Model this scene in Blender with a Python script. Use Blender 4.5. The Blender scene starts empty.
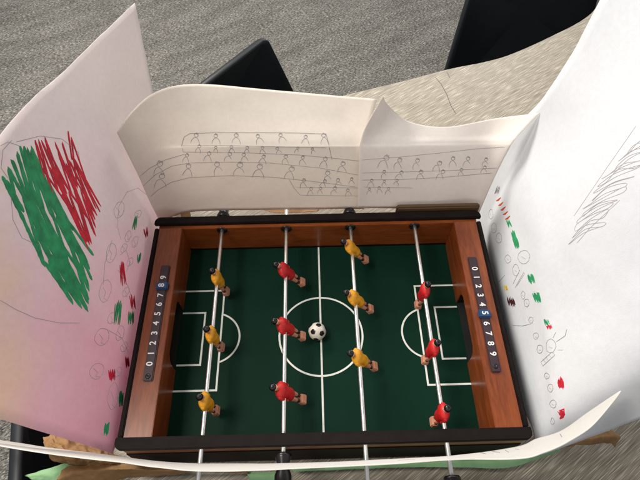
import bpy, bmesh, math, random
from mathutils import Vector, Matrix, Euler, noise
from mathutils.bvhtree import BVHTree
random.seed(7)
C = bpy.context.scene.collection
R = math.radians

# ------------------------------------------------------------------ camera
FPX = 519.0                      # focal length in pixels of a 640 px wide frame
CAM = Vector((-0.00555, -0.29025, 0.69766))
ROT = Euler((0.57588, 0.00421, -0.0246), 'XYZ')
cd = bpy.data.cameras.new('camera'); cam = bpy.data.objects.new('camera', cd); C.objects.link(cam)
cam.location = CAM; cam.rotation_euler = ROT
cd.sensor_width = 36; cd.lens = FPX / 640 * 36; cd.clip_start = .01; cd.clip_end = 100
bpy.context.scene.camera = cam
RM = ROT.to_matrix()
def ray(u, v): return RM @ Vector(((u - 320) / FPX, -(v - 240) / FPX, -1))
def atz(u, v, z): d = ray(u, v); return CAM + d * ((z - CAM.z) / d.z)
def aty(u, v, y): d = ray(u, v); return CAM + d * ((y - CAM.y) / d.y)
def atx(u, v, x): d = ray(u, v); return CAM + d * ((x - CAM.x) / d.x)

# ------------------------------------------------------------------ materials
def mat(name):
    m = bpy.data.materials.new(name); m.use_nodes = True
    nt = m.node_tree; b = nt.nodes['Principled BSDF']
    return m, nt, b
def N(nt, t, **k):
    n = nt.nodes.new(t)
    for a, v in k.items():
        if a.startswith('i_'): n.inputs[a[2:].replace('_', ' ')].default_value = v
        else: setattr(n, a, v)
    return n
def ramp(nt, pts, src=None):
    r = nt.nodes.new('ShaderNodeValToRGB'); e = r.color_ramp.elements
    while len(e) < len(pts): e.new(.5)
    for i, (p, c) in enumerate(pts):
        e[i].position = p; e[i].color = (*c, 1) if len(c) == 3 else c
    if src: nt.links.new(src, r.inputs[0])
    return r
def coords(nt, rot=0, scale=(1, 1, 1), kind='Object'):
    tc = N(nt, 'ShaderNodeTexCoord'); mp = N(nt, 'ShaderNodeMapping')
    mp2 = N(nt, 'ShaderNodeMapping'); mp.inputs['Rotation'].default_value = (0, 0, rot)
    mp2.inputs['Scale'].default_value = scale
    nt.links.new(tc.outputs[kind], mp.inputs[0]); nt.links.new(mp.outputs[0], mp2.inputs[0])
    return mp2.outputs[0]
def noi(nt, vec, scale, detail=3, rough=.5, dist=0):
    n = N(nt, 'ShaderNodeTexNoise'); n.inputs['Scale'].default_value = scale
    n.inputs['Detail'].default_value = detail; n.inputs['Roughness'].default_value = rough
    n.inputs['Distortion'].default_value = dist
    nt.links.new(vec, n.inputs['Vector']); return n.outputs[0]
def mixc(nt, fac, a, b, mode='MIX'):
    m = N(nt, 'ShaderNodeMix', data_type='RGBA', blend_type=mode)
    for s, v in ((0, fac), (6, a), (7, b)):
        if isinstance(v, (int, float)): m.inputs[s].default_value = v
        elif isinstance(v, tuple): m.inputs[s].default_value = (*v, 1)
        else: nt.links.new(v, m.inputs[s])
    return m.outputs[2]
def bump(nt, b, h, strength, dist=.001):
    n = N(nt, 'ShaderNodeBump'); n.inputs['Strength'].default_value = strength
    n.inputs['Distance'].default_value = dist
    nt.links.new(h, n.inputs['Height']); nt.links.new(n.outputs[0], b.inputs['Normal'])
def plain(name, col, rough=.5, metal=0, var=.12, scale=60, bmp=0, coat=0, spec=.5):
    m, nt, b = mat(name)
    v = coords(nt); n = noi(nt, v, scale, 4)
    d = tuple(c * (1 - var) for c in col); l = tuple(min(1, c * (1 + var)) for c in col)
    r = ramp(nt, [(.3, d), (.7, l)], n); nt.links.new(r.outputs[0], b.inputs['Base Color'])
    b.inputs['Roughness'].default_value = rough; b.inputs['Metallic'].default_value = metal
    b.inputs['Coat Weight'].default_value = coat; b.inputs['Specular IOR Level'].default_value = spec
    if bmp: bump(nt, b, n, bmp)
    return m

def wood_mat(name, dark, light, axis, rough=.33):
    m, nt, b = mat(name)
    sc = (14, 2.2, 14) if axis == 'Y' else (2.2, 14, 14)
    v = coords(nt, 0, sc)
    n1 = noi(nt, v, 7, 8, .65, .6)
    v2 = coords(nt, 0, tuple(s * 5 for s in sc)); n2 = noi(nt, v2, 6, 3)
    r = ramp(nt, [(.28, dark), (.5, tuple((a + c) / 2 for a, c in zip(dark, light))), (.72, light)], n1)
    c = mixc(nt, .35, r.outputs[0], ramp(nt, [(.35, (.45, .45, .45)), (.6, (1, 1, 1))], n2).outputs[0], 'MULTIPLY')
    nt.links.new(c, b.inputs['Base Color'])
    b.inputs['Roughness'].default_value = rough; b.inputs['Coat Weight'].default_value = .25
    b.inputs['Coat Roughness'].default_value = .2
    bump(nt, b, n2, .08, .0004)
    return m
M = {}
M['rail_y'] = wood_mat('mahogany_wood', (.13, .025, .005), (.31, .070, .013), 'Y')
M['rail_x'] = wood_mat('mahogany_wood_long', (.17, .036, .007), (.34, .088, .017), 'X')
M['trim'] = plain('dark_trim', (.010, .007, .0065), .55, var=.25, spec=.10)
M['black'] = plain('black_plastic', (.008, .008, .009), .3)
M['void'] = plain('black_goal_lining', (.003, .003, .003), .8)
M['chair'] = plain('black_chair_plastic', (.012, .015, .019), .42, var=.2, scale=8, bmp=.02, spec=.35)
M['chair_metal'] = plain('chair_metal', (.25, .25, .26), .3, 1)
M['line'] = plain('white_field_paint', (.72, .74, .70), .5)
M['steel'] = plain('polished_steel_rod', (.93, .92, .90), .33, 1, var=.06, scale=200)
M['yellow'] = plain('yellow_painted_plastic', (.66, .30, .010), .5, var=.25, scale=160)
M['red'] = plain('red_painted_plastic', (.46, .008, .010), .48, var=.25, scale=160)
M['skin'] = plain('peach_painted_plastic', (.58, .27, .17), .45, var=.15, scale=160)
M['hair'] = plain('black_painted_plastic', (.006, .006, .008), .25)
M['digit'] = plain('white_print', (.78, .78, .76), .5)
M['strip'] = plain('dark_plum_plastic', (.035, .018, .026), .45)
M['blue'] = plain('blue_plastic', (.012, .055, .16), .35)
M['ballw'] = plain('white_ball_plastic', (.72, .68, .60), .45, var=.08)
M['pencil'] = plain('pencil_line', (.27, .25, .26), .7)
M['pencil_soft'] = plain('soft_pencil_line', (.43, .40, .42), .7)
M['mgreen'] = plain('green_marker', (.020, .30, .115), .6, var=.3, scale=90)
M['mred'] = plain('red_marker', (.60, .012, .035), .6, var=.3, scale=90)
M['morange'] = plain('orange_red_marker', (.55, .07, .02), .6, var=.2)
M['myellow'] = plain('yellow_marker', (.62, .42, .02), .6)
M['mmaroon'] = plain('dark_maroon_marker', (.06, .006, .01), .6)
M['white_cap'] = plain('white_rod_cap', (.7, .7, .68), .4)

# green playing field
m, nt, b = mat('green_field'); v = coords(nt)
n = noi(nt, v, 9, 4); n2 = noi(nt, v, 900, 2)
c = ramp(nt, [(.3, (.0022, .0190, .0110)), (.75, (.0036, .0275, .0165))], n).outputs[0]
vs_ = coords(nt, .6, (1, 9, 1)); sn = noi(nt, vs_, 22, 5, .7, .5); dn = noi(nt, v, 520, 2, .6)
c = mixc(nt, ramp(nt, [(.66, (0, 0, 0)), (.80, (.35, .35, .35))], sn).outputs[0], c, (.03, .06, .045))
c = mixc(nt, ramp(nt, [(.74, (0, 0, 0)), (.80, (.5, .5, .5))], dn).outputs[0], c, (.16, .17, .15))
nt.links.new(c, b.inputs['Base Color']); b.inputs['Roughness'].default_value = .5
b.inputs['Specular IOR Level'].default_value = .08
bump(nt, b, n2, .1, .0003); M['field'] = m

# paper
def paper(name, c1, c2, trans, tcol, scale=6, pink=False):
    m, nt, b = mat(name); v = coords(nt)
    n = noi(nt, v, scale, 4, .55, .4); f = noi(nt, v, 700, 3); fl = noi(nt, v, 160, 3, .6)
    if pink:
        # a watery pink wash brushed over the lower half of the sheet, cream where it runs out
        sep = N(nt, 'ShaderNodeSeparateXYZ'); nt.links.new(v, sep.inputs[0])
        vb = coords(nt, 0, (1, 1, .35)); bn = noi(nt, vb, 9, 4, .6, .8)
        a = N(nt, 'ShaderNodeMath', operation='MULTIPLY_ADD', use_clamp=False)
        nt.links.new(bn, a.inputs[0]); a.inputs[1].default_value = .34
        a2 = N(nt, 'ShaderNodeMath', operation='MULTIPLY'); nt.links.new(sep.outputs[1], a2.inputs[0]); a2.inputs[1].default_value = -.9
        a3 = N(nt, 'ShaderNodeMath', operation='MULTIPLY_ADD'); nt.links.new(sep.outputs[2], a3.inputs[0]); a3.inputs[1].default_value = -.8
        nt.links.new(a2.outputs[0], a3.inputs[2]); nt.links.new(a3.outputs[0], a.inputs[2])
        # far lower corner runs to cream yellow
        r = ramp(nt, [(.05, (.93, .90, .91)), (.22, (.93, .83, .87)), (.36, (.93, .70, .79)), (.54, (.90, .53, .67))], None)
        a4 = N(nt, 'ShaderNodeMath', operation='ADD'); nt.links.new(a.outputs[0], a4.inputs[0]); a4.inputs[1].default_value = .25
        nt.links.new(a4.outputs[0], r.inputs[0])
        vy = coords(nt, 0, (1, .8, 1)); yn = noi(nt, vy, 7, 3, .5, .6)
        w = N(nt, 'ShaderNodeMath', operation='MULTIPLY_ADD'); nt.links.new(sep.outputs[0], w.inputs[0]); w.inputs[1].default_value = -9; w.inputs[2].default_value = -2.60
        w2 = N(nt, 'ShaderNodeMath', operation='ADD'); nt.links.new(w.outputs[0], w2.inputs[0]); nt.links.new(yn, w2.inputs[1])
        yr = ramp(nt, [(.52, (0, 0, 0)), (.74, (.7, .7, .7))], w2.outputs[0])
        sub = N(nt, 'ShaderNodeMath', operation='MULTIPLY', use_clamp=True); nt.links.new(yr.outputs[0], sub.inputs[0])
        lowy = N(nt, 'ShaderNodeMath', operation='MULTIPLY_ADD', use_clamp=True); nt.links.new(sep.outputs[1], lowy.inputs[0]); lowy.inputs[1].default_value = -5; lowy.inputs[2].default_value = .55
        nt.links.new(lowy.outputs[0], sub.inputs[1])
        c = mixc(nt, sub.outputs[0], r.outputs[0], (.93, .80, .60))
    else:
        c = ramp(nt, [(.3, c1), (.7, c2)], n).outputs[0]
    c = mixc(nt, .10, c, ramp(nt, [(.4, (.72, .70, .66)), (.62, (1, 1, 1))], fl).outputs[0], 'MULTIPLY')
    nt.links.new(c, b.inputs['Base Color']); b.inputs['Roughness'].default_value = .65
    b.inputs['Specular IOR Level'].default_value = .25
    ad = N(nt, 'ShaderNodeMath', operation='MULTIPLY_ADD'); nt.links.new(n, ad.inputs[0]); ad.inputs[1].default_value = 6; nt.links.new(f, ad.inputs[2])
    bump(nt, b, ad.outputs[0], .25, .0006)
    tr = N(nt, 'ShaderNodeBsdfTranslucent'); nt.links.new(mixc(nt, 1, c, tcol, 'MULTIPLY'), tr.inputs[0])
    mx = N(nt, 'ShaderNodeMixShader'); mx.inputs[0].default_value = trans
    nt.links.new(b.outputs[0], mx.inputs[1]); nt.links.new(tr.outputs[0], mx.inputs[2])
    nt.links.new(mx.outputs[0], nt.nodes['Material Output'].inputs[0])
    return m
M['paper_back'] = paper('cream_paper', (.84, .77, .71), (.88, .82, .76), .22, (1, .93, .85))
M['paper_back2'] = paper('offwhite_paper', (.81, .76, .73), (.86, .81, .78), .18, (1, .93, .87))
M['paper_right'] = paper('white_paper', (.77, .80, .85), (.81, .84, .89), .15, (1, .97, .94))
M['paper_front'] = paper('white_strip_paper', (.82, .80, .77), (.86, .85, .83), .25, (1, .97, .92))
M['paper_left'] = paper('pink_washed_paper', 0, 0, .48, (1, .94, .92), pink=True)
def craft(name, a, c_, trans=.1):
    m, nt, b = mat(name); v = coords(nt); n = noi(nt, v, 30, 5, .6); f = noi(nt, v, 400, 3)
    c = ramp(nt, [(.3, a), (.7, c_)], n).outputs[0]
    nt.links.new(c, b.inputs['Base Color']); b.inputs['Roughness'].default_value = .75
    bump(nt, b, f, .3, .0005); return m
M['kraft'] = craft('brown_kraft_paper', (.22, .115, .042), (.38, .215, .09))
M['green_paper'] = craft('green_paper', (.22, .42, .20), (.30, .53, .28))

# laminate table top with fine diagonal grain
g1 = atz(577, 477, -.03); g2 = atz(599, 453, -.03); ga = math.atan2(g2.y - g1.y, g2.x - g1.x)
g3 = atz(437, 109, -.03); g4 = atz(512, 71, -.03); gb = math.atan2(g4.y - g3.y, g4.x - g3.x)
print('grain', math.degrees(ga), math.degrees(gb))
GR = (ga + gb) / 2
m, nt, b = mat('laminate_wood_top')
v = coords(nt, -GR, (9, 330, 1)); n1 = noi(nt, v, 3.4, 2, .5, .0)
v2 = coords(nt, -GR, (9, 330, 1)); n2 = noi(nt, v2, 3.0, 2, .5)
v3 = coords(nt, -GR, (1.2, 9, 1)); n3 = noi(nt, v3, 3, 3)
c = ramp(nt, [(.34, (.20, .165, .12)), (.44, (.29, .25, .19)), (.57, (.36, .315, .245)), (.64, (.64, .585, .48))], n1).outputs[0]
c = mixc(nt, .5, c, ramp(nt, [(.36, (.5, .47, .43)), (.48, (.95, .95, .95)), (.62, (1.0, 1.0, 1.0))], n2).outputs[0], 'MULTIPLY')
c = mixc(nt, .05, c, ramp(nt, [(.35, (.6, .57, .52)), (.65, (1, 1, 1))], n3).outputs[0], 'MULTIPLY')
nt.links.new(c, b.inputs['Base Color']); b.inputs['Roughness'].default_value = .42
b.inputs['Specular IOR Level'].default_value = .6
bump(nt, b, n1, .35, .0006); M['table'] = m
M['table_edge'] = plain('dark_edge_band', (.10, .095, .085), .5)

# flecked loop carpet
m, nt, b = mat('flecked_grey_carpet')
v = coords(nt, R(-28), (.8, 2.3, 1)); n1 = noi(nt, v, 108, 4, .82)
v2 = coords(nt, R(-28), (.45, 1.6, 1)); n2 = noi(nt, v2, 9, 5, .7)
vo = N(nt, 'ShaderNodeTexVoronoi'); vo.inputs['Scale'].default_value = 150; nt.links.new(v, vo.inputs['Vector'])
c = ramp(nt, [(.36, (.040, .038, .036)), (.46, (.145, .138, .126)), (.54, (.27, .258, .236)), (.65, (.60, .58, .53))], n1).outputs[0]
c = mixc(nt, .8, c, ramp(nt, [(.36, (.58, .58, .58)), (.60, (1, 1, 1))], n2).outputs[0], 'MULTIPLY')
c = mixc(nt, .35, c, vo.outputs['Distance'], 'OVERLAY')
nt.links.new(c, b.inputs['Base Color']); b.inputs['Roughness'].default_value = .95
b.inputs['Specular IOR Level'].default_value = .1
bump(nt, b, n1, .8, .004); M['carpet'] = m

# ------------------------------------------------------------------ builders
def tag(o, label=None, cat=None, group=None, kind=None):
    if label: o['label'] = label
    if cat: o['category'] = cat
    if group: o['group'] = group
    if kind: o['kind'] = kind
    return o
def empty(name, loc, label, cat, rz=0, group=None):
    o = bpy.data.objects.new(name, None); C.objects.link(o); o.location = loc; o.rotation_euler = (0, 0, rz)
    o.empty_display_size = .05
    return tag(o, label, cat, group)
def obj(name, bm, mats, parent=None, smooth=False, loc=None):
    me = bpy.data.meshes.new(name); bmesh.ops.recalc_face_normals(bm, faces=bm.faces)
    bm.to_mesh(me); bm.free()
    if not isinstance(mats, (list, tuple)): mats = [mats]
    for x in mats: me.materials.append(x)
    if smooth:
        for p in me.polygons: p.use_smooth = True
    o = bpy.data.objects.new(name, me); C.objects.link(o)
    if parent: o.parent = parent
    if loc is not None: o.location = loc
    return o
def box(bm, a, c, bev=0, mi=0):
    x0, y0, z0 = a; x1, y1, z1 = c
    t = bmesh.new(); bmesh.ops.create_cube(t, size=1)
    for v in t.verts:
        v.co = Vector(((x0 + x1) / 2 + v.co.x * (x1 - x0), (y0 + y1) / 2 + v.co.y * (y1 - y0), (z0 + z1) / 2 + v.co.z * (z1 - z0)))
    if bev: bmesh.ops.bevel(t, geom=t.edges[:] + t.verts[:], offset=bev, segments=2, affect='EDGES')
    join(bm, t, mi)
def join(bm, t, mi=0, mtx=None):
    mp = {}
    for v in t.verts: mp[v] = bm.verts.new(mtx @ v.co if mtx else v.co)
    for f in t.faces:
        try:
            nf = bm.faces.new([mp[v] for v in f.verts]); nf.material_index = mi; nf.smooth = f.smooth
        except ValueError: pass
    t.free()
def lathe(bm, prof, mtx, n=24, mi=0):
    """prof: (radius, height) pairs revolved about local z, ends closed"""
    rings = []
    for r, h in prof:
        rings.append([bm.verts.new(mtx @ Vector((r * math.cos(2 * math.pi * k / n), r * math.sin(2 * math.pi * k / n), h))) for k in range(n)])
    for a, c in zip(rings, rings[1:]):
        for k in range(n):
            f = bm.faces.new((a[k], a[(k + 1) % n], c[(k + 1) % n], c[k])); f.material_index = mi; f.smooth = True
    for rg in (rings[0][::-1], rings[-1]):
        f = bm.faces.new(rg); f.material_index = mi
def loft(bm, secs, n=16, mis=None):
    """secs: (z, cx, cy, hx, hy)"""
    rings = []
    for z, cx, cy, hx, hy in secs:
        rings.append([bm.verts.new((cx + hx * math.cos(2 * math.pi * k / n), cy + hy * math.sin(2 * math.pi * k / n), z)) for k in range(n)])
    for i, (a, c) in enumerate(zip(rings, rings[1:])):
        for k in range(n):
            f = bm.faces.new((a[k], a[(k + 1) % n], c[(k + 1) % n], c[k])); f.smooth = True
            f.material_index = mis[i] if mis else 0
    f = bm.faces.new(rings[0][::-1]); f.material_index = mis[0] if mis else 0
    f = bm.faces.new(rings[-1]); f.material_index = mis[-1] if mis else 0
def prism(bm, pts, h0, h1, f3, bev=0):
    """polygon pts extruded between h0,h1; f3 maps (a,b,h)->xyz"""
    t = bmesh.new()
    A = [t.verts.new(f3(a, c, h0)) for a, c in pts]; B = [t.verts.new(f3(a, c, h1)) for a, c in pts]
    t.faces.new(A[::-1]); t.faces.new(B)
    for i in range(len(pts)):
        j = (i + 1) % len(pts); t.faces.new((A[i], A[j], B[j], B[i]))
    bmesh.ops.recalc_face_normals(t, faces=t.faces)
    if bev: bmesh.ops.bevel(t, geom=[e for e in t.edges if e.calc_face_angle(0) > .5], offset=bev, segments=2, affect='EDGES')
    join(bm, t)

# ------------------------------------------------------------------ setting: floor, big table, chairs
FLOOR = -.76
bm = bmesh.new(); s = 6
bm.faces.new([bm.verts.new(p) for p in ((-s, -s, 0), (s, -s, 0), (s, s, 0), (-s, s, 0))])
fl = obj('floor', bm, M['carpet'], loc=(0, 0, FLOOR)); tag(fl, kind='structure')

TZ = -.03
tab = empty('conference_table', (.4, 0, FLOOR), 'pale wood grained laminate table with a wavy edge under the table football game', 'table')
edge = [(-.30, -.9), (-.305, -.4), (-.31, 0), (-.31, .18), (-.27, .33), (-.15, .44), (-.03, .50)]
edge += [tuple(atz(u, v, TZ).xy) for u, v in ((342, 96), (400, 82), (450, 69), (485, 62), (512, 54), (550, 37), (584, 19), (599, 2))]
edge += [(.76, .99), (.90, 1.12), (1.15, 1.2), (1.5, 1.15), (1.7, .9), (1.75, .4), (1.7, -.3), (1.4, -.8), (.8, -1.0), (.1, -1.02), (-.2, -1.0)]
def crc(pts, k=6, closed=True):
    out = []; n = len(pts)
    for i in range(n if closed else n - 1):
        g = lambda j: Vector((*pts[j % n], 0)[:3]) if closed else Vector((*pts[max(0, min(n - 1, j))], 0)[:3])
        p0, p1, p2, p3 = g(i - 1), g(i), g(i + 1), g(i + 2)
        for q in range(k):
            t = q / k
            out.append(.5 * ((2 * p1) + (p2 - p0) * t + (2 * p0 - 5 * p1 + 4 * p2 - p3) * t * t + (3 * p1 - p0 - 3 * p2 + p3) * t ** 3))
    if not closed: out.append(Vector((*pts[-1], 0)[:3]))
    return out
ep = [(p.x, p.y) for p in crc(edge)]
bm = bmesh.new(); prism(bm, ep, TZ - .004, TZ, lambda a, c, h: (a, c, h))
top = obj('tabletop', bm, M['table'], tab); top.matrix_parent_inverse = Matrix.Translation(-Vector(tab.location))
cx = sum(p[0] for p in ep) / len(ep); cy = sum(p[1] for p in ep) / len(ep)
ei = [(cx + (a - cx) * 1.0022, cy + (c - cy) * 1.0022) for a, c in ep]
bm = bmesh.new(); prism(bm, ei, TZ - .030, TZ - .0042, lambda a, c, h: (a, c, h))
eb = obj('edge_band', bm, M['table_edge'], tab); eb.matrix_parent_inverse = Matrix.Translation(-Vector(tab.location))
for lx, ly in ((.0, -.7), (1.3, -.5), (1.3, .8), (.35, .25)):
    bm = bmesh.new(); lathe(bm, [(.06, 0), (.06, .01), (.03, .02), (.03, .70)], Matrix.Translation((lx - .4, ly, 0)))
    obj('leg', bm, M['chair_metal'], tab)

def make_chair():
    """local: faces -y, floor at 0; seat, back shell, four legs"""
    t = empty('chair', (0, 0, 0), 'x', 'chair')
    def rr(w0, w1, h, r0, r1, n=6):
        # rounded outline, width w0 at bottom, w1 at top
        P = []
        for (x, y, r, a0) in ((w0 - r0, r0, r0, -90), (w1 - r1, h - r1, r1, 0), (-w1 + r1, h - r1, r1, 90), (-w0 + r0, r0, r0, 180)):
            for k in range(n + 1):
                a = R(a0 + 90 * k / n); P.append((x + r * math.cos(a), y + r * math.sin(a)))
        return P
    def shell(outline, f3, thick, name):
        bm = bmesh.new(); n = len(outline)
        cxx = sum(p[0] for p in outline) / n; cyy = sum(p[1] for p in outline) / n
        levels = [1, .985, .93, .8, .6, .35]; fr = []; bk = []
        for L in levels:
            push = thick / 2 * (1 if L < .99 else .55)
            fr.append([bm.verts.new(f3(cxx + (a - cxx) * L, cyy + (c - cyy) * L, push)) for a, c in outline])
            bk.append([bm.verts.new(f3(cxx + (a - cxx) * L, cyy + (c - cyy) * L, -push)) for a, c in outline])
        for rings in (fr, bk):
            for a, c in zip(rings, rings[1:]):
                for k in range(n): bm.faces.new((a[k], a[(k + 1) % n], c[(k + 1) % n], c[k]))
            cv = bm.verts.new(f3(cxx, cyy, thick / 2 if rings is fr else -thick / 2))
            for k in range(n): bm.faces.new((rings[-1][k], rings[-1][(k + 1) % n], cv))
        for k in range(n): bm.faces.new((fr[0][k], fr[0][(k + 1) % n], bk[0][(k + 1) % n], bk[0][k]))
        return obj(name, bm, M['chair'], t, True)
    # backrest: curved about the vertical, leaning back, z .46 -> .76
    shell(rr(.208, .205, .30, .05, .008), lambda a, c, p: (a * (1 + .30 * (1 - min(1, max(0, c / .30)) ** 3.0)), .19 + c * .2 - p - 1.0 * a * a, .46 + c), .016, 'backrest')
    shell(rr(.215, .225, .43, .05, .06), lambda a, c, p: (a, -.24 + c, .45 + p - .02 * math.cos(a * 7) + .5 * a * a), .016, 'seat')
    for sx in (-1, 1):
        for sy in (-1, 1):
            bm = bmesh.new()
            a = Vector((sx * .15, sy * .13 - .02, .432)); c = Vector((sx * .22, sy * .22 - .01, 0)); d = a - c
            lathe(bm, [(.011, 0), (.011, d.length)], Matrix.Translation(c) @ d.to_track_quat('Z', 'Y').to_matrix().to_4x4(), 12)
            obj('leg', bm, M['chair_metal'], t, True)
    # two brackets joining back and seat
    for sx in (-1, 1):
        bm = bmesh.new(); box(bm, (sx * .12 - .02, .165, .428), (sx * .12 + .02, .198, .52), .004)
        obj('bracket', bm, M['chair'], t)
    return t
def dup(root):
    r = root.copy(); C.objects.link(r)
    for ch in list(root.children):
        c = ch.copy(); C.objects.link(c); c.parent = r
    return r
ch1 = make_chair(); ch2 = dup(ch1); ch3 = dup(ch1)
def put(ch, x, y, rz, label):
    ch.location = (x, y, FLOOR); ch.rotation_euler = (0, 0, rz); tag(ch, label, 'chair', 'black chairs around the table')
# local +x end of backrest top sits at (.205, .25-.042, .76); faces local -y
def put_corner(ch, corner, rz, sx, label):
    l = Matrix.Rotation(rz, 3, 'Z') @ Vector((sx * .205, .25 - .042, 0))
    put(ch, corner.x - l.x, corner.y - l.y, rz, label)
A1 = atz(265, 38, 0.0); A2 = atz(210, 80, 0.0)
dA = (A1 - A2); rz1 = math.atan2(dA.y, dA.x)
put_corner(ch1, A1, rz1, 1, 'black plastic chair showing only a pointed corner above the back paper wall')
B1 = atz(450, 68, -.26); B2 = atz(576, 30, -.26)
dB = (B2 - B1); rz2 = math.atan2(dB.y, dB.x)
mid = B1 + (B2 - B1) * .485 ; off = Matrix.Rotation(rz2, 3, 'Z') @ Vector((0, .21, 0))
put(ch2, mid.x - off.x, mid.y - off.y, rz2, 'black plastic chair tucked against the pale far edge of the table')
D1 = atz(21, 395, 0); D2 = atz(17, 480, 0); dD = D1 - D2
put_corner(ch3, D1, math.atan2(dD.y, dD.x), 1, 'black plastic chair at the near left, beneath the pink paper')

# ------------------------------------------------------------------ table football game
Lh, Dh, H, XO = .20175, .14882, .0637, .235
PI = math.pi
game = empty('table_football_game', (0, 0, TZ), 'small tabletop football game with mahogany rails and a dark green pitch', 'table football')
INV = Matrix.Translation((0, 0, -TZ))
def part(name, bm, m, smooth=False, parent=None):
    o = obj(name, bm, m, parent or game, smooth)
    if parent is None: o.matrix_parent_inverse = INV
    return o
# playfield
bm = bmesh.new(); box(bm, (-Lh - .004, -Dh - .004, -.008), (Lh + .004, Dh + .004, 0)); pf = part('playfield', bm, M['field'])
# markings, a thin raised print 0.3 mm above the field
def strip2(bm, p, q, w, z=.0003):
    p = Vector(p); q = Vector(q); d = (q - p).normalized(); n = Vector((-d.y, d.x)) * w / 2
    vs = [bm.verts.new((*c, z)) for c in (p - n, q - n, q + n, p + n)]; bm.faces.new(vs)
def arc(bm, c, r, a0, a1, w, n=48, z=.0003):
    ri = []; ro = []
    for k in range(n + 1):
        a = a0 + (a1 - a0) * k / n
        ri.append(bm.verts.new((c[0] + (r - w / 2) * math.cos(a), c[1] + (r - w / 2) * math.sin(a), z)))
        ro.append(bm.verts.new((c[0] + (r + w / 2) * math.cos(a), c[1] + (r + w / 2) * math.sin(a), z)))
    for k in range(n): bm.faces.new((ri[k], ri[k + 1], ro[k + 1], ro[k]))
W = .0026
bm = bmesh.new()
hw = W / 2; r0 = .0595
for y0, y1 in ((-Dh, -r0 - hw), (-r0 + hw, r0 - hw), (r0 + hw, Dh)): strip2(bm, (0, y0), (0, y1), W)
arc(bm, (0, 0), r0, 0, 2 * PI, W, 96)
for s in (-1, 1):
    px, py, gx, gy = Lh - .0583, .0755, Lh - .033, .0395
    for s2 in (-1, 1):
        strip2(bm, (s * (px - hw), s2 * py), (s * Lh, s2 * py), W); strip2(bm, (s * (gx - hw), s2 * gy), (s * Lh, s2 * gy), W)
    strip2(bm, (s * px, -py + hw), (s * px, py - hw), W); strip2(bm, (s * gx, -gy + hw), (s * gx, gy - hw), W)
    cxr = px + .011; rr_ = .038; th = math.acos((.011 + hw) / rr_)
    if s > 0: arc(bm, (cxr, 0), rr_, PI - th, PI + th, W)
    else: arc(bm, (-cxr, 0), rr_, -th, th, W)
mk = obj('field_marking', bm, M['line'], pf)
# side rails with an arched goal mouth
gm = [(-.046, 0), (-.046, .024), (-.043, .033), (-.036, .038), (.036, .038), (.043, .033), (.046, .024), (.046, 0)]
for s in (-1, 1):
    pts = [(-Dh, -.022)] + [(-Dh, H), (Dh, H), (Dh, -.022)]
    prof = [(-Dh + .0003, -.02), (-.046, -.02)] + gm[1:-1] + [(.046, -.02), (Dh - .0003, -.02), (Dh - .0003, H), (-Dh + .0003, H)]
    bm = bmesh.new(); prism(bm, prof, s * Lh, s * XO, lambda a, c, h: (h, a, c), .0007)
    sr = part('side_rail', bm, M['rail_y'])
    # goal pocket: black lining open to the field
    bm = bmesh.new(); t = bmesh.new()
    x0, x1 = s * (Lh + .0015), s * (XO - .001)
    A = [t.verts.new((x0, a, c)) for a, c in gm]; B = [t.verts.new((x1, a, c)) for a, c in gm]
    A = A; t.faces.new(B)
    for i in range(len(gm)):
        j = (i + 1) % len(gm); t.faces.new((A[i], A[j], B[j], B[i]))
    join(bm, t); 
    for v in bm.verts: v.co.y *= .996; v.co.z = v.co.z * .994 + .0004
    part('goal', bm, M['void'])
SK = {1: .0036, -1: .036}
CI = {1: .1535, -1: Dh - .0005}; CO = {1: .1665, -1: .1625}
# long rails: wood inner board + dark cap
for s in (-1, 1):
    bm = bmesh.new(); box(bm, (-XO - .002, min(s * Dh, s * (CO[s] - .002)), SK[s] + .0004), (XO + .002, max(s * Dh, s * (CO[s] - .002)), .0605), .0006)
    part('long_rail', bm, M['rail_x'])
    ya, yb = s * CI[s], s * CO[s]; xe = XO + .0080; rc = .0085
    pts = [(-xe, ya), (xe, ya)] + [(xe - rc + rc * math.cos(a), yb - s * (rc - rc * math.sin(a))) for a in [k * math.pi / 16 for k in range(9)]] + [(-xe + rc - rc * math.sin(a), yb - s * (rc - rc * math.cos(a))) for a in [k * math.pi / 16 for k in range(9)]]
    bm = bmesh.new(); prism(bm, pts, .0607, .0672, lambda a, c, h: (a, c, h), .0010)
    part('rail_cap', bm, M['trim'])
for s in (-1, 1):
    bm = bmesh.new(); box(bm, (-XO - .003, min(s * Dh, s * (CO[s] - .001)), -.024), (XO + .003, max(s * Dh, s * (CO[s] - .001)), SK[s]), .0006)
    part('base_skirt_and_shade', bm, M['trim'])  # black base; the near one is raised to paint shade over the front rail
# dark outer side trims and base
for s in (-1, 1):
    bm = bmesh.new(); box(bm, (min(s * (XO + .0004), s * (XO + .0065)), -Dh + .001, -.018), (max(s * (XO + .0004), s * (XO + .0065)), Dh - .001, .0655), .0012)
    part('side_trim', bm, M['trim'])
bm = bmesh.new(); box(bm, (-XO + .002, -.155, -.0275), (XO - .002, .155, -.0243), .001); part('base_board', bm, M['trim'])
for sx in (-1, 1):
    for sy in (-1, 1):
        bm = bmesh.new(); lathe(bm, [(.012, 0), (.013, .001), (.013, .0028)], Matrix.Translation((sx * .21, sy * .14, TZ + .0003))); part('foot', bm, M['black'])

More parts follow.
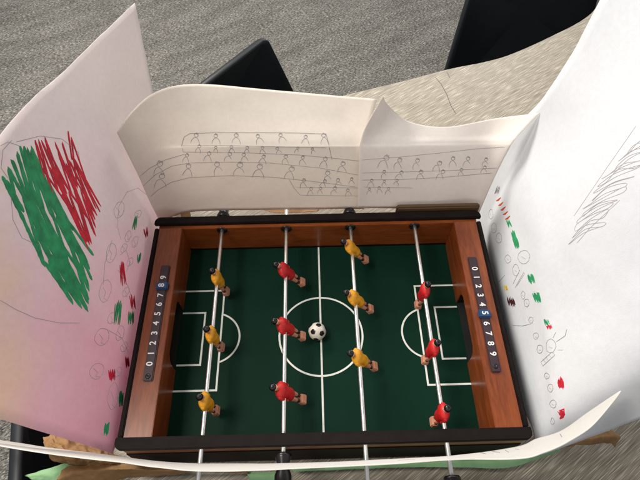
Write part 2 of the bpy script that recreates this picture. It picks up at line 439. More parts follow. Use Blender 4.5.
# score strips
def digit_bm(ch, size, rot, ext=.0003):
    cu = bpy.data.curves.new('t', 'FONT'); cu.body = ch; cu.size = size; cu.extrude = ext; cu.align_x = 'CENTER'; cu.align_y = 'CENTER'; cu.offset = .00016; cu.resolution_u = 6
    o = bpy.data.objects.new('t', cu); C.objects.link(o)
    dg = bpy.context.evaluated_depsgraph_get(); me = bpy.data.meshes.new_from_object(o.evaluated_get(dg))
    bm = bmesh.new(); bm.from_mesh(me); bmesh.ops.rotate(bm, verts=bm.verts, cent=(0, 0, 0), matrix=Matrix.Rotation(rot, 3, 'Z'))
    bpy.data.objects.remove(o); bpy.data.curves.remove(cu); bpy.data.meshes.remove(me)
    return bm
def score(s, e0, e1, d0, d9, mark, xc):
    ya, yb = sorted((e0, e1))
    bm = bmesh.new(); box(bm, (xc - .0062, ya, H + .0001), (xc + .0062, yb, H + .0030), .0012)
    st = part('score_strip', bm, M['strip'])
    rot = R(90) if s < 0 else R(-90)
    for k in range(10):
        y = d0 + (d9 - d0) * k / 9
        zz = H + .0034 if k != mark else H + .0064
        obj('digit', digit_bm(str(k), .0112, rot), M['digit'], st, loc=(xc, y, zz))
    y = d0 + (d9 - d0) * mark / 9
    bm = bmesh.new(); box(bm, (xc - .0080, y - .0058, H + .0002), (xc + .0080, y + .0058, H + .0060), .0014)
    obj('score_marker', bm, M['blue'], st)
    ye = d0 - (d9 - d0) * 1.15 / 9 if s < 0 else d9 + (d9 - d0) * 1.15 / 9
    bm = bmesh.new(); lathe(bm, [(.0032, 0), (.0034, .0006), (.0028, .0012), (.0012, .0012), (.0010, .0006)], Matrix.Translation((xc, ye, H + .0029)), 16)
    obj('screw', bm, M['black'], st, True)
zt = H + .003
score(-1, atz(143, 381, zt).y, atz(163, 265, zt).y, atz(145.7, 364, zt).y, atz(161, 277.5, zt).y, 8, -.2165)
score(1, atz(473.7, 256.5, zt).y, atz(501, 372, zt).y, atz(476.7, 268.7, zt).y, atz(497, 353.7, zt).y, 5, .2165)

# player figure, local z along its height (rod axis = local y at origin), faces +x
def figure_bm(f=1):
    bm = bmesh.new()
    # torso with shoulders, arms merged into the flanks
    secs = [(-.0150, 0, 0, .0062, .0080), (-.0145, 0, 0, .0078, .0092), (-.011, 0, 0, .0085, .0100), (-.0055, 0, 0, .0080, .0094), (0, 0, 0, .0082, .0108),
            (.0055, 0, 0, .0084, .0124), (.0095, 0, 0, .0076, .0122), (.0120, 0, 0, .0062, .0102), (.0140, 0, 0, .0042, .0060), (.0150, 0, 0, .0028, .0032)]
    loft(bm, secs, 20, [0] * 9)
    for sy in (-1, 1):   # sleeves and forearms hanging at the sides
        loft(bm, [(-.006, f*.002, sy * .0108, .0016, .0014), (-.004, f*.0018, sy * .0112, .0024, .0020), (.003, 0, sy * .0116, .0030, .0026), (.009, 0, sy * .0108, .0034, .0026), (.011, 0, sy * .0098, .002, .002)], 10, [1, 0, 0, 0])
        # legs, separate, with a black band at the ankle
        loft(bm, [(-.0335, f*.0005, sy * .0040, .0026, .0026), (-.0285, f*.0003, sy * .0040, .0027, .0027), (-.0275, f*.0003, sy * .0041, .0030, .0028),
                  (-.021, 0, sy * .0043, .0036, .0033), (-.0140, 0, sy * .0044, .0042, .0038)], 12, [2, 2, 1, 1])
    # neck and head
    loft(bm, [(.0140, 0, 0, .0026, .0026), (.0170, 0, 0, .0026, .0026), (.0176, f*.0003, 0, .0034, .0032), (.0198, f*.0006, 0, .0047, .0043), (.0225, f*.0003, 0, .0052, .0048)], 16, [1, 1, 1, 1])
    loft(bm, [(.0205, -f*.0008, 0, .0046, .0050), (.0225, -f*.0004, 0, .0054, .0053), (.0250, -f*.0003, 0, .0053, .0051), (.0274, -f*.0003, 0, .0040, .0038), (.0285, -f*.0003, 0, .0018, .0017)], 16, [2, 2, 2, 2])
    lathe(bm, [(.0011, 0), (.0009, .0012), (.0003, .0016)], Matrix.Translation((f*.0046, 0, .0205)) @ Matrix.Rotation(f * R(90), 4, 'Y'), 8, 1)
    # ball-striking foot block, wedge toward the toe
    t = bmesh.new(); bmesh.ops.create_cube(t, size=1)
    for v in t.verts:
        lo = v.co.z < 0
        v.co = Vector((f * .0012 + v.co.x * (.0115 if lo else .0088), v.co.y * (.0150 if lo else .0135), -.0390 + v.co.z * .0105))
    bmesh.ops.bevel(t, geom=t.edges[:], offset=.0014, segments=2, affect='EDGES'); join(bm, t, 1)
    return bm
figs = {}
for key, colr, f in (('yellow', 'yellow', 1), ('red_back', 'red', 1), ('red_front', 'red', -1)):
    bm = figure_bm(f); me = bpy.data.meshes.new('player_figure'); bmesh.ops.recalc_face_normals(bm, faces=bm.faces); bm.to_mesh(me); bm.free()
    for x in (M[colr], M['skin'], M['hair']): me.materials.append(x)
    figs[key] = me
ZR = .0547; SP = .09611; RR = .0028
PZ = [ # image y of the torsos, tilt, figure
    ('yellow', (278, 335, 401), 7, 'back'), ('red_back', (270.5, 326, 391), 30, 'front'),
    ('yellow', (247.5, 298, 357.5), 32, 'back'), ('red_front', (291, 348.5, 413), -2, 'front')]
from math import sin, cos
for i, (key, ys, tilt, hs) in enumerate(PZ):
    x = (i - 1.5) * SP
    yb, yf = .262, -.275
    if hs == 'back': yb = .215
    if hs == 'front': yf = -.225 if i == 1 else -.27
    bm = bmesh.new(); lathe(bm, [(RR * .8, 0), (RR, .0006), (RR, yb - yf - .0006), (RR * .8, yb - yf)], Matrix.Translation((x, yf, ZR)) @ Matrix.Rotation(R(-90), 4, 'X'), 20)
    rod = part('rod', bm, M['steel'], False); rod['label'] = ['steel rod with three upright yellow players, leftmost', 'steel rod with three tilted red players', 'steel rod with three tilted yellow players', 'steel rod with three upright red players, rightmost'][i]
    # grip
    sgn = 1 if hs == 'back' else -1
    y0 = sgn * (.170 if sgn > 0 else .168)
    prof = [(.0085, 0), (.0098, .002), (.0098, .005), (.0072, .011), (.0074, .018), (.0098, .024), (.0098, .050), (.0085, .075), (.0098, .088), (.0098, .092), (.008, .095)]
    if i == 3: y0 = atz(455, 476, ZR).y
    bm = bmesh.new(); lathe(bm, prof, Matrix.Translation((x, y0, ZR)) @ Matrix.Rotation(R(-90 * sgn), 4, 'X'), 24)
    obj('handle', bm, M['black'], rod)
    # plain end cap on the other end
    ye = yb if hs == 'front' else yf
    bm = bmesh.new(); s3 = 1 if hs == 'front' else -1
    lathe(bm, [(.0040, 0), (.0042, .001), (.0042, .010), (.0034, .012)], Matrix.Translation((x, ye - s3 * .008, ZR)) @ Matrix.Rotation(R(-90 * s3), 4, 'X'), 16)
    obj('end_cap', bm, M['white_cap' if i != 1 else 'steel'], rod)
    # collar bushings in the rails, inner and outer
    for s in (-1, 1):
        bm = bmesh.new(); lathe(bm, [(.0078, 0), (.0082, .0005), (.0072, .0018), (.0036, .0022)], Matrix.Translation((x, s * (Dh - .0001), ZR)) @ Matrix.Rotation(R(90 * s), 4, 'X'), 24)
        part('bushing', bm, M['black'])
    for j, yy in enumerate(ys):
        # place where the torso sits along the rod (intersect view ray with the plane z=ZR)
        d = ray(320 + (x / .69) * 519, yy + 1.0); P = CAM + d * ((ZR - CAM.z) / d.z)
        o = bpy.data.objects.new('player_figure', figs[key]); C.objects.link(o); o.parent = rod
        o.location = (x, P.y, ZR); o.scale = (.84, .86, .98); o.rotation_euler = (0, R(-tilt + random.uniform(-2, 2)), R(random.uniform(-1.5, 1.5)))

# ball
ball_c = atz(317.2, 331.5, .0125)
bm = bmesh.new(); bmesh.ops.create_icosphere(bm, subdivisions=5, radius=.0125)
phi = (1 + 5 ** .5) / 2
V12 = [Vector(v).normalized() for v in [(0, a, b * phi) for a in (-1, 1) for b in (-1, 1)] + [(a, b * phi, 0) for a in (-1, 1) for b in (-1, 1)] + [(b * phi, 0, a) for a in (-1, 1) for b in (-1, 1)]]
RB = Euler((R(14), R(22), R(25))).to_matrix(); V12 = [RB @ v for v in V12]
for f in bm.faces:
    c = f.calc_center_median().normalized(); f.smooth = True
    dt = [c.dot(v) for v in V12]; k = max(range(12), key=lambda q: dt[q])
    if dt[k] > math.cos(R(20.5)):
        # pentagon edge: distance to the bisectors pulled inward
        near = sorted(range(12), key=lambda q: -V12[q].dot(V12[k]))[1:6]
        if all((c - V12[k]).dot((V12[q] - V12[k]).normalized()) < .268 for q in near): f.material_index = 1
ball = obj('soccer_ball', bm, [M['ballw'], M['hair']], loc=(ball_c.x, ball_c.y, .0128))
tag(ball, 'tiny black and white soccer ball on the halfway line of the pitch', 'ball')

# ------------------------------------------------------------------ paper sheets
def P3(p):
    """('x'|'y'|'z', u, v, plane) or plain xyz"""
    if isinstance(p[0], str): return {'x': atx, 'y': aty, 'z': atz}[p[0]](p[1], p[2], p[3])
    return Vector(p)
def cr(p0, p1, p2, p3, t):
    return .5 * ((2 * p1) + (p2 - p0) * t + (2 * p0 - 5 * p1 + 4 * p2 - p3) * t * t + (3 * p1 - p0 - 3 * p2 + p3) * t ** 3)
def curve_at(L, s):
    n = len(L); s = max(0, min(n - 1 - 1e-9, s)); i = int(s); t = s - i
    a = L[i - 1] if i > 0 else 2 * L[0] - L[1]; d = L[i + 2] if i + 2 < n else 2 * L[-1] - L[-2]
    return cr(a, L[i], L[i + 1], d, t)
BV = {}
def sheet(name, grid, m, label, k=14, crk=0, thick=.00035, wob=.0, key=None, cat='paper sheet', parent=None):
    """grid[col][row] control points"""
    G = [[P3(p) for p in col] for col in grid]
    nu = (len(G) - 1) * k + 1; nv = (len(G[0]) - 1) * k + 1
    rows = [[curve_at(col, j / k) for j in range(nv)] for col in G]
    bm = bmesh.new(); vs = []
    for a in range(nu):
        L = []
        for j in range(nv):
            p = curve_at([r[j] for r in rows], a / k)
            L.append(p)
        vs.append(L)
    out = []
    for a in range(nu):
        L = []
        for j in range(nv):
            du = vs[min(a + 1, nu - 1)][j] - vs[max(a - 1, 0)][j]; dv = vs[a][min(j + 1, nv - 1)] - vs[a][max(j - 1, 0)]
            n = du.cross(dv); n = n.normalized() if n.length > 1e-12 else Vector((0, 0, 1))
            w = wob * (noise.noise(vs[a][j] * 14) + .5 * noise.noise(vs[a][j] * 37) + (crk and .9 * abs(noise.noise(vs[a][j] * 70)) + .5 * abs(noise.noise(vs[a][j] * 150))))
            L.append((vs[a][j] + n * w, n))
        out.append(L)
    base = [[bm.verts.new(p - n * thick / 2) for p, n in L] for L in out]
    tp = [[bm.verts.new(p + n * thick / 2) for p, n in L] for L in out]
    for a in range(nu - 1):
        for j in range(nv - 1):
            for q, fl_ in ((base, 1), (tp, 0)):
                f = [q[a][j], q[a + 1][j], q[a + 1][j + 1], q[a][j + 1]]
                bm.faces.new(f[::-1] if fl_ else f).smooth = True
    for a in range(nu - 1):
        for j in (0, nv - 1): bm.faces.new((base[a][j], base[a + 1][j], tp[a + 1][j], tp[a][j]))
    for j in range(nv - 1):
        for a in (0, nu - 1): bm.faces.new((base[a][j], base[a][j + 1], tp[a][j + 1], tp[a][j]))
    if key:
        bm.normal_update(); BV[key] = BVHTree.FromBMesh(bm)
    o = obj(name, bm, m, parent)
    if not parent: tag(o, label, cat, {'paper sheet': 'paper walls around the game', 'kraft paper': 'scraps of brown kraft paper', 'green paper': 'scraps of green paper'}[cat])
    return o

# the two overlapping sheets standing behind the game, resting on the rod handles
bl = [
 [('y',160,222,.182), ('y',149,200,.185), ('y',138,175,.188), ('y',133,165,.190), ('y',126,151,.194), ('y',117,133,.199)],
 [('y',172,217,.183), ('y',163,190,.190), ('y',153,160,.198), ('y',149,147,.203), ('y',142,128,.211), ('y',134,109,.219)],
 [('y',190,212,0.18), ('y',186,180,0.192), ('y',180.3,151,0.206), ('y',180,143,0.2125), ('y',170.0,116.5,0.2308), ('y',160,90,0.248)],
 [('y',230,210,0.179), ('y',226,180,0.19), ('y',221.3,151,0.205), ('y',221,143,0.2115), ('y',209.5,113.5,0.2423), ('y',198,84,0.272)],
 [('y',280,209.5,0.179), ('y',278,180,0.19), ('y',275.3,151,0.205), ('y',275,143,0.2115), ('y',268.5,116.0,0.2443), ('y',262,89,0.276)],
 [('y',325,208.8,0.179), ('y',325,180,0.191), ('y',325.3,151,0.205), ('y',325,143,0.2115), ('y',327.5,119.0,0.2423), ('y',330,95,0.272)],
 [('y',364,208.8,0.18), ('y',364,180,0.192), ('y',365.3,151,0.206), ('y',365,143,0.2125), ('y',371.0,121.0,0.2388), ('y',377,99,0.264)]]
sh_bl = sheet('paper_sheet', bl, M['paper_back'], 'cream paper with pencil rows of spectators behind the game, left of the seam', k=10, wob=.0013, key='bl')
br = [
 [('y',358,208,.176), ('y',358.5,180,.187), ('y',359.5,151,.200), ('y',360.5,142,.205), ('y',367,124,.215), ('y',383,96,.235)],
 [('y',378,208.3,.178), ('y',378,180,.190), ('y',380,151,.204), ('y',380,143,.211), ('y',383,128,.226), ('y',388,105,.242)],
 [('y',412,209,.178), ('y',412,180,.191), ('y',413,151,.206), ('y',413,143,.213), ('y',412,135,.224), ('y',409,121.5,.240)],
 [('y',444,210,.178), ('y',447,180,.191), ('y',450,151,.206), ('y',451,142.5,.213), ('y',449,136,.221), ('y',446,127,.233)],
 [('y',466,211,.180), ('y',475,180,.193), ('y',486,151,.205), ('y',489,142,.211), ('y',491,134,.221), ('y',495,118.5,.236)],
 [('y',479,213.5,.178), ('y',493,181,.182), ('y',508,151,.186), ('y',513,142,.189), ('y',521,132,.196), ('y',540,113,.208)]]
sh_br = sheet('paper_sheet', br, M['paper_back2'], 'off-white creased paper with a peaked top corner and pencil figures, behind the game', k=10, wob=.0009, key='br')
# left pink sheet
lf = [
 [(-.252, .290, -.022), ('x',158,140,-.260), ('x',152,92,-.266), ('x',135,3,-.274)],
 [(-.247, .150, -.024), ('x',128,190,-.262), ('x',108,130,-.274), ('x',70,65,-.286)],
 [(-.246, .000, -.024), ('x',110,300,-.260), ('x',66,245,-.280), ('x',-12,153,-.305)],
 [('x',112,454,-.248), ('x',75,442,-.270), ('x',20,425,-.295), ('x',-110,385,-.350)]]
sh_l = sheet('paper_sheet', lf, M['paper_left'], 'tall pink washed paper with green and red marker scribbles left of the game', k=14, wob=.0022, key='l')
rt = [
 [(.271, .235, -.027), ('x',482,175,.282), ('x',500,143,.286), ('x',549,90,.293), ('x',622,-40,.316)],
 [(.257, .060, -.027), ('x',520,240,.263), ('x',545,205,.272), ('x',640,150,.312), ('x',760,60,.36)],
 [(.256, -.050, -.027), ('x',535,330,.262), ('x',560,310,.272), ('x',650,280,.312), ('x',800,230,.37)],
 [('x',531,425,.258), ('x',546,415,.263), ('x',566,402,.272), ('x',655,362,.316), ('x',795,310,.37)],
 [('x',534,457,.260), ('x',550,452,.272), ('x',570,445,.288), ('x',640,419,.330), ('x',790,368,.375)]]
sh_r = sheet('paper_sheet', rt, M['paper_right'], 'large white paper with small coloured doodles right of the game', k=14, wob=.0016, key='r')
zb = .078; zt2 = .26
fb = [(-80,428,zb),(0,440,zb),(60,449,zb),(120,456.6,zb),(157,461.2,zb),(204,463.6,zb),(300,463,zb),(401,458.5,zb),(460,455,zb),(516,447,.085),(536,439,.095),(560,431,.115),(589,411.5,.150),(620.7,390.6,.196)]
ft = [(-80,434,zt2),(0,446,zt2),(60,455.5,zt2),(120,462.5,zt2),(157,467.5,zt2),(204,471.6,zt2),(300,468.4,zt2),(395,464,zt2),(455,460,zt2),(520,458.5,.255),(543,452.5,.25),(566,443,.24),(594,424,.22),(621.4,391.6,.197)]
fg = []
for (u, v, z), (u2, v2, z2) in zip(fb, ft):
    a = atz(u, v, z); c = atz(u2, v2, z2); fg.append([a, (a + c) / 2, c])
fg = [[tuple(p) for p in col] for col in fg]
sh_f = sheet('paper_sheet', fg, M['paper_front'], 'long white paper standing on edge along the near side of the game', k=8, wob=.0006, key='f', thick=.0005)

# ------------------------------------------------------------------ drawings on the sheets
def draw(key, lines, w, m, name, parent, h=.00022, label=None):
    """each line is a list of photo points; it is laid onto the sheet surface as a thin raised ribbon"""
    tree = BV[key]; bm = bmesh.new()
    for ln in lines:
        wl = w
        if isinstance(ln, tuple): ln, wl = ln
        pts = []
        for i in range(len(ln) - 1):
            (a, b_), (c, d) = ln[i], ln[i + 1]; n = max(1, int(math.hypot(c - a, d - b_) / 3))
            for q in range(n): pts.append((a + (c - a) * q / n, b_ + (d - b_) * q / n))
        pts.append(ln[-1])
        hits = []
        for u, v in pts:
            h_ = tree.ray_cast(CAM, ray(u, v).normalized())
            if h_[0] is not None:
                n = h_[1]; n = n if n.dot(CAM - h_[0]) > 0 else -n
                hits.append((h_[0], n))
        if len(hits) < 2: continue
        rings = []; jit = random.uniform(0, .00012)
        for i, (p, n) in enumerate(hits):
            t = (hits[min(i + 1, len(hits) - 1)][0] - hits[max(i - 1, 0)][0])
            if t.length < 1e-9: t = Vector((1, 0, 0))
            sd = n.cross(t.normalized()).normalized(); e = .45 if i in (0, len(hits) - 1) else 1
            ww = wl * e * random.uniform(.85, 1.1)
            rings.append([bm.verts.new(p + sd * ww - n * .0001), bm.verts.new(p + sd * ww * .5 + n * (h + jit)), bm.verts.new(p - sd * ww * .5 + n * (h + jit)), bm.verts.new(p - sd * ww - n * .0001)])
        for a, c in zip(rings, rings[1:]):
            for k in range(3): bm.faces.new((a[k], a[k + 1], c[k + 1], c[k]))
        bm.faces.new(rings[0]); bm.faces.new(rings[-1])
    o = obj(name, bm, m, parent)
    if label: o['label'] = label
    return o
rj = lambda a: random.uniform(-a, a)
def head(x, y, r):
    n = 9; a0 = random.uniform(0, 6)
    return [(x + r * (1 + rj(.12)) * 1.15 * math.cos(a0 + 6.6 * k / n), y + r * math.sin(a0 + 6.6 * k / n)) for k in range(n + 1)]
def fan(x, y, s, lean=0):
    s *= 1 + rj(.14); x += rj(1.2); y += rj(.9)
    """a doodled spectator: round head over an arch of shoulders"""
    r = s * .19; lean += rj(.25); hx_ = x + lean * s * .5; hy_ = y - s * .40
    hd = head(hx_, hy_, r)
    hair = [(hx_ - r * 1.2, hy_ - r * .2), (hx_ - r * .2, hy_ - r * 1.4), (hx_ + r * 1.2, hy_ - r * .9), (hx_ - r * .4, hy_ - r * .7), (hx_ + r * 1.3, hy_ - r * .3)]
    w = s * .36 * (1 + rj(.15))
    body = [(x - w * 1.15 + rj(.5), y + s * .52 + rj(.6)), (x - w * 1.0, y + s * .18), (x - w * .55, y - s * .10), (x + lean * 2, y - s * .19), (x + w * .6, y - s * .06), (x + w * 1.05, y + s * .22), (x + w * 1.3 + rj(.6), y + s * .50 + rj(.8))]
    an = rj(.22); out = []
    for ln in (hd, hair, body): out.append([(x + (a - x) * math.cos(an) - (c - y) * math.sin(an), y + (a - x) * math.sin(an) + (c - y) * math.cos(an)) for a, c in ln])
    if random.random() < .25: out[2] = out[2][:-1]
    return out
L = []
L += [[(183,152),(181.5,146),(184,137),(190,133.5),(225,132.5),(260,132.5),(300,133),(326,134),(328,141),(332,160)],
      [(182,146),(225,145.5),(270,146.5),(326,147.5)], [(183,152),(240,152.5),(300,155),(332,158),(360,161)],
      [(138,178),(150,168),(165,160),(185,154)], [(141,188),(155,175),(172,166),(190,163),(230,162),(270,163),(320,168),(358,175)],
      [(146,201),(158,190),(172,182),(190,177.5),(230,175.5),(270,177),(310,181),(356,187)],
      [(289,179),(294,188),(300,195),(358,196)], [(296,187.5),(325,187.5),(358,188)]]
for x in (197, 216, 237, 260, 283, 305, 324): L += fan(x + rj(1), 139.5 + rj(.6), 9, rj(.2) + .1 * (x > 280) * 2)
for x in (197, 215, 232, 246, 262, 278, 295, 313): L += fan(x + rj(1), 149 + (x - 197) * .02 + rj(.4), 6.5, rj(.3))
for x, y in ((187,158),(209,157),(227,158),(245,158),(262,159),(285,160),(301,161),(323,163),(341,167)): L += fan(x, y, 9, .2)
for x, y in ((188,171),(218,169),(238,170),(259,171),(290,174),(326,178)): L += fan(x, y, 12, .1)
for x, y in ((157,169),(160,181)): L += fan(x, y, 14, .3)
for x, y in ((303,184),(322,184),(339,184),(352,181),(309,192),(320,191.5),(334,192),(348,192)): L += fan(x, y, 7, .2)
draw('bl', L, .00036, M['pencil'], 'pencil_drawing', sh_bl)
L = [[(362,160),(400,157),(440,153),(475,149),(505,147)], [(362,173),(400,172),(450,170.5),(497,168)], [(362,180),(400,179.5),(440,177.5),(492,173)], [(364,187),(412,188)]]
for x, y, s in ((384,163,13),(398,165,10),(417,164,10),(437,166,9),(453,163,9),(466,163,9),(486,162,9)): L += fan(x, y, s, .3)
for x, y in ((383,174),(399,175),(419,175),(439,174.5),(460,173),(484,170)): L += fan(x, y, 8, .35)
for x, y in ((372,183.5),(384,183),(396,183),(370,191),(378,191),(387,190.5)): L += fan(x, y, 6, .2)
draw('br', L, .00036, M['pencil'], 'pencil_drawing', sh_br)
# left sheet: big green and red scribbles
def scribble(bounds_l, bounds_r, n, ang=(.42, .9), jit=3):
    """zigzag of long slanted strokes between two outlines sharing a parameter"""
    out = []
    cl = lambda B, t: curve_at([Vector((*b_, 0)) for b_ in B], t * (len(B) - 1))
    for k in range(n):
        t = k / (n - 1); a = cl(bounds_l, t); c = cl(bounds_r, t)
        out.append((a.x + rj(jit), a.y + rj(jit))); out.append((c.x + rj(jit), c.y + rj(jit)))
    return out
G = scribble([(5,178),(14,158),(26,150),(34,158)], [(22,210),(40,222),(50,215),(56,205)], 9, jit=4)
G2 = scribble([(14,196),(26,186),(38,176),(46,180)], [(46,262),(62,266),(74,256),(70,232)], 9, jit=4)
G3 = scribble([(30,228),(42,226),(54,214),(60,208)], [(62,292),(80,292),(90,272),(91,256)], 9, jit=4)
G4 = scribble([(44,262),(56,256),(66,246),(72,240)], [(74,305),(88,311),(90,300),(89,282)], 8, jit=3)
G5 = [[(20,146),(34,196)],[(29,160),(52,214)],[(6,180),(24,212)],[(24,146),(31,172)]]
draw('l', [G, G2, G3, G4] + G5, .00235, M['mgreen'], 'marker_scribble', sh_l, h=.0004, label='large green marker scribble')
Q = scribble([(33,143),(44,140),(56,148),(68,137)], [(52,190),(66,198),(76,192),(84,186)], 9, jit=4)
Q2 = scribble([(44,170),(54,162),(66,160),(76,160)], [(70,216),(82,222),(94,210),(99,208)], 9, jit=4)
Q3 = scribble([(60,196),(68,192),(76,188),(84,188)], [(84,240),(90,248),(93,238),(96,222)], 8, jit=3)
draw('l', [Q, Q2, Q3, [(68,131),(72,160)], [(35,140),(44,178)], [(45,138),(52,165)], [(78,168),(100,212)]], .0017, M['mred'], 'marker_scribble', sh_l, h=.0005, label='large red marker scribble')
def patches(key, blobs, w, m, name, parent, label=None, h=.00022):
    for q_ in blobs: draw(key, [q_], w, m, name, parent, h, label)
def blob(x, y, w, h_, n=5, sl=.3):
    o = []; n += 2; w *= .95; h_ *= .95
    for k in range(n):
        t = k / (n - 1); o += [(x - w / 2 + w * t - h_ * sl / 2 + rj(.8), y - h_ / 2 * (1 - .3 * rj(1))), (x - w / 2 + w * t + h_ * sl / 2 + rj(.8), y + h_ / 2 * (1 - .3 * rj(1)))]
    return o
patches('l', [blob(x, y, w, h_, 4, -.1) for x, y, w, h_ in ((135,223,3,12),(139,258,3,9),(118,312,7,22),(131,318,5,12),(121,399,4,14),(106.5,429,4,11))], .0015, M['mgreen'], 'marker_blob', sh_l, label='small green marker patch')
patches('l', [blob(x, y, w, h_, 4, .1) for x, y, w, h_ in ((146,233,4,10),(123,274,5,20),(132.5,302,4,13),(127,362,3,10),(112,375,5,10))], .0015, M['mred'], 'marker_blob', sh_l, label='small red marker patch')
L = [[(148,196),(138,188),(127,192),(119,206),(117,225),(121,240)], [(0,300),(15,309),(35,318),(60,323),(80,323)], [(10,185),(13,220),(22,238),(40,246),(52,240)],
     [(12,140),(3,150),(1,168),(8,178)], [(16,142),(40,136),(62,139),(78,152),(84,180)], [(112,240),(105,262),(103,285)], [(118,270),(128,286),(134,306),(130,318)],
     [(108,330),(122,338),(128,352)], [(0,146),(8,142),(20,146),(24,158)], [(120,255),(126,250),(130,262),(126,272)]]
for x, y, w, h_ in ((119,210,5,13),(111,253,5,16),(105,291,6,18),(102,337,7,14),(97,371,7,13),(113,396,5,22),(120,333,4,12),(128,236,3,9),(135,242,3,9),(126,292,3,8),(124,248,3,7),(112,318,4,9),(124,347,3,8),(118,372,3,8),(138,214,3,6),(130,262,3,7)):
    n = 12; L.append([(x + w * math.cos(6.5 * k / n) + y * 0 + rj(.5) - math.sin(6.5 * k / n) * 1.5, y + h_ / 1.6 * math.sin(6.5 * k / n) + rj(.5)) for k in range(n + 1)])
    L.append([(x - w * .5 + rj(1), y - h_ * .2), (x + w * .1, y + h_ * .1 + rj(1)), (x - w * .2, y + h_ * .4), (x + w * .4, y + h_ * .5 + rj(1))])
draw('l', L, .00032, M['pencil_soft'], 'pencil_drawing', sh_l)
# right sheet
Z = []; random.seed(11)
for k in range(26):
    t = k / 25; cx_ = 642 - 58 * t ** .9; cy_ = 142 + 92 * t; ln_ = 12 + 7 * math.sin(t * 3.1) + rj(3)
    p = [(cx_ - ln_ + rj(2), cy_ + ln_ * .62 + rj(2)), (cx_ - 2 + rj(2), cy_ - 1 + rj(1)), (cx_ + ln_ + rj(3), cy_ - ln_ * .42 + rj(3))]
    Z += p if k % 2 else p[::-1]
Zc = crc(Z, 4, False); Z = [(p.x, p.y) for p in Zc]
L = [Z, [(636,126),(604,172),(574,216)], [(620,200),(590,228),(577,243)]]
draw('r', L, .00036, M['pencil_soft'], 'pencil_scribble', sh_r, label='loose pencil zigzag near the top')
L = []
for x, y, w, h_ in ((524,257,6,7),(508,259,3,4),(491,214,2,5),(494,228,2.5,5),(499,238,3,5),(516,270,3,6),(523,295,2,4),(527,303,2.5,4),(531,320,2.3,3),(536,336,2.6,3.4),(540,349,3,4),(551,346,5,7),(547,376,2.5,3),(550.5,388,2.7,4),(553,404,3,4),(552.5,421,1.6,3)):
    n = 11; L.append([(x + w * math.cos(6.5 * k / n) + rj(.4), y + h_ * math.sin(6.5 * k / n) + rj(.4)) for k in range(n + 1)])
    L.append([(x - w * .4, y + rj(1)), (x + w * .3, y + h_ * .3)])
L += [[(541,362),(552,352),(555,355),(543,366),(541,362)], [(543,359),(546,363)], [(546,357),(549,361)], [(549,355),(552,358)], [(556,342),(565,336),(567,329)], [(553,338),(556,332)], [(558,350),(563,350)], [(505,275),(498,283),(501,288)], [(512,325),(522,326),(531,324)], [(515,288),(524,272)], [(517,286),(525,273)], [(513,284),(520,270)]]
draw('r', L, .0004, M['pencil'], 'pencil_drawing', sh_r)
patches('r', [blob(509,223.5,3,6,3), blob(514,236,4,9,4), blob(516,243,4,9,4), blob(531,279,6,8,5), blob(537,297.5,6,9,5), blob(547,322,4,5,3)], .0018, M['mgreen'], 'marker_blob', sh_r, label='small green marker patch')
patches('r', [[(496.2 + k * 2.3, 200.8 + k * 4.6), (498.6 + k * 2.3, 199.8 + k * 4.6), (501.0 + k * 2.3, 197.6 + k * 4.6)] for k in range(5)], .0022, M['morange'], 'marker_stripe', sh_r, label='short orange red stripe')
patches('r', [blob(561,383,4,10,4,.1), blob(561,413,4,4,3) + [(560,411),(564,409),(564,414),(560,419)], blob(549,327,5,3,3)], .0019, M['mred'], 'marker_blob', sh_r, label='small red marker patch')
patches('r', [blob(506,288,4,5,4)], .0016, M['myellow'], 'marker_blob', sh_r, label='small yellow marker patch')
patches('r', [blob(511,302,6,9,5)], .0019, M['mmaroon'], 'marker_blob', sh_r, label='small dark maroon patch')
patches('r', [blob(497.5,190,3.5,7,6,-.3)], .0007, M['pencil'], 'pencil_patch', sh_r)
# faint marks on the near sheet
draw('f', [[(480,452.5),(486,454)], [(492,451.5),(500,452.5)], [(505,450),(509,452.5)], [(515,449),(519,449.5)], [(560,434),(562,437)], [(398,460.4),(415,459.6)]], .0008, M['pencil'], 'pencil_drawing', sh_f)
# folds: a smear on the table
L = [[(435,77),(441,84),(447,95),(451,106),(456,114)], [(447,72),(450,78)]]
bm_t = bmesh.new(); q = .9; bm_t.faces.new([bm_t.verts.new(p) for p in ((-q, -q, TZ), (q, -q, TZ), (q, q, TZ), (-q, q, TZ))]); bm_t.normal_update(); BV['t'] = BVHTree.FromBMesh(bm_t); bm_t.free()
sc = draw('t', L, .0010, M['table_edge'], 'scratch', tab); sc.matrix_parent_inverse = Matrix.Translation(-Vector(tab.location))

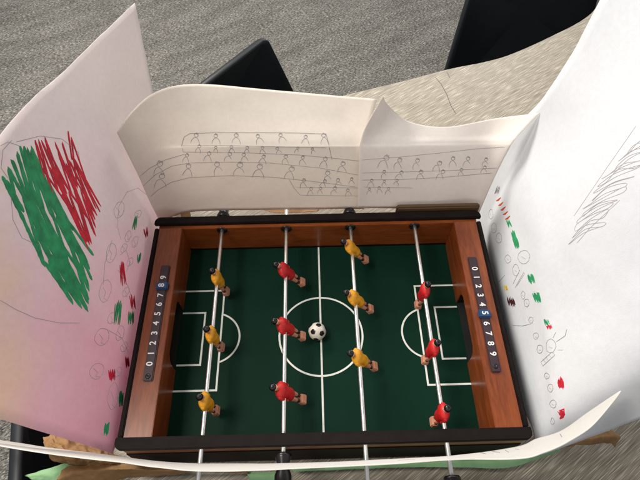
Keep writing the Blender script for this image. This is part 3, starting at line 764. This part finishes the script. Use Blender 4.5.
# ------------------------------------------------------------------ loose craft paper round the game
def crumple(name, grid, m, label, cat, wob, parent=None, k=18):
    return sheet(name, grid, m, label, k=k, thick=.0006, wob=wob, cat=cat, parent=parent, crk=1)
kr = crumple('kraft_paper', [
  [('z',42,436,.015), ('z',41,449,.030), ('z',50,462,.012)],
  [('z',54,431,.020), ('z',58,449,.050), ('z',62,466,.014)],
  [('z',78,436,.010), ('z',84,452,.036), ('z',84,468,.010)],
  [('z',100,444,.0), ('z',106,456,.020), ('z',108,470,.004)],
  [('z',118,452,-.012), ('z',122,462,.004), ('z',124,474,-.008)]], M['kraft'], 'crumpled brown kraft paper wad under the near corner of the pink sheet', 'kraft paper', .006)
crumple('kraft_paper', [
  [('z',53,477,-.006), ('z',58,481,-.002), ('z',64,486,-.014)],
  [('z',74,464,.006), ('z',78,473,.016), ('z',84,486,-.008)],
  [('z',120,463,.002), ('z',122,470,.012), ('z',128,479,-.012)],
  [('z',180,468,-.004), ('z',182,471,.002), ('z',186,474,-.012)],
  [('z',246,470,-.012), ('z',247,471,-.010), ('z',248,473,-.014)]], M['kraft'], 'long flat tapering flap of brown kraft paper in front of the crumpled wad', 'kraft paper', .002)
crumple('kraft_paper', [
  [('z',556,441,.000), ('z',556,446,.006), ('z',558,449,-.004)],
  [('z',580,436,.006), ('z',584,441,.014), ('z',586,445,.0)],
  [('z',602,432,.010), ('z',606,437,.020), ('z',608,443,.004)],
  [('z',613,431,.008), ('z',620,438,.012), ('z',615,447,.0)]], M['kraft'], 'thin curled brown kraft strip poking out under the white right paper', 'kraft paper', .003)
# brown card behind the far rim at the right
bm = bmesh.new()
a = aty(417, 208, .174); 
box(bm, (.118, .1680, .045), (.243, .1765, .0735), .0022)
cf = obj('cardboard_flap', bm, M['trim']); cf.data.materials[0] = plain('dark_brown_card', (.085, .045, .018), .6)
tag(cf, 'dark brown cardboard flap wedged behind the far rim at its right end', 'cardboard')
crumple('kraft_paper', [
  [('z',258,206,-.010), ('z',262,209,-.008)], [('z',280,207,-.010), ('z',280,213,-.008)], [('z',322,206,-.010), ('z',318,211,-.008)]], M['kraft'], 'sliver of brown kraft paper under the back left paper', 'kraft paper', .001)
crumple('kraft_paper', [
  [('z',180,211,-.012), ('z',181,218,-.010)], [('z',185,210,-.010), ('z',186,219,-.008)], [('z',190,211,-.012), ('z',191,217,-.010)]], M['kraft'], 'tiny brown kraft paper bit behind the far left corner of the game', 'kraft paper', .001)
crumple('green_paper', [
  [('z',24,475,-.010), ('z',27,477,-.008), ('z',36,484,-.010)],
  [('z',52,467,-.004), ('z',58,473,.000), ('z',60,484,-.004)],
  [('z',68,462,.0), ('z',76,470,-.006), ('z',78,484,-.012)]], M['green_paper'], 'light green paper corner sticking out at the left under the kraft paper', 'green paper', .002)
crumple('kraft_paper', [
  [('z',180,211,-.012), ('z',181,218,-.010)], [('z',185,210,-.010), ('z',186,219,-.008)], [('z',190,211,-.012), ('z',191,217,-.010)]], M['kraft'], 'tiny brown kraft paper bit behind the far left corner of the game', 'kraft paper', .001)
crumple('green_paper', [
  [('z',246,472,-.022), ('z',248,476,-.020), ('z',250,481,-.024)],
  [('z',268,472,-.016), ('z',270,476,-.014), ('z',272,482,-.018)],
  [('z',281,471,-.012), ('z',283,475,-.010), ('z',283,482,-.014)]], M['green_paper'], 'small green paper tongue on the table beside the second rod handle', 'green paper', .001)
crumple('green_paper', [
  [('z',292,466,-.012), ('z',292,469,-.010), ('z',292,472,-.014)],
  [('z',380,461,-.012), ('z',380,465,-.010), ('z',380,468,-.014)],
  [('z',455,456,-.012), ('z',458,461,-.008), ('z',462,467.5,-.014)],
  [('z',500,454,-.010), ('z',502,461,-.006), ('z',506,468,-.014)],
  [('z',530,448,-.010), ('z',534,455,-.008), ('z',538,459,-.014)],
  [('z',552,444,-.014), ('z',556,448,-.012), ('z',561,451,-.016)]], M['green_paper'], 'long ragged green paper lying under the near right corner of the game', 'green paper', .001)

# ------------------------------------------------------------------ light
w = bpy.data.worlds.new('World'); bpy.context.scene.world = w; w.use_nodes = True
w.node_tree.nodes['Background'].inputs[0].default_value = (.95, .97, 1, 1); w.node_tree.nodes['Background'].inputs[1].default_value = .34
def area(name, loc, target, sx, sy, power, col):
    l = bpy.data.lights.new(name, 'AREA'); l.shape = 'RECTANGLE'; l.size = sx; l.size_y = sy; l.energy = power; l.color = col
    o = bpy.data.objects.new(name, l); C.objects.link(o); o.location = loc
    o.rotation_euler = (Vector(target) - Vector(loc)).to_track_quat('-Z', 'Y').to_euler(); return o
area('window_light', (-1.4, 1.9, 1.7), (0, 0, 0), 1.6, .9, 84, (1, .95, .87))
area('window_light', (.9, 2.9, 1.7), (0, .2, 0), 1.6, .9, 34, (1, .97, .92))
area('ceiling_light', (-.95, -.1, 1.9), (0, .1, 0), .55, .55, 25, (1, .93, .82))
sc_ = bpy.context.scene
sc_.view_settings.view_transform = 'Standard'; sc_.view_settings.look = 'None'; sc_.view_settings.exposure = 0; sc_.view_settings.gamma = 1
sc_.cycles.max_bounces = 8
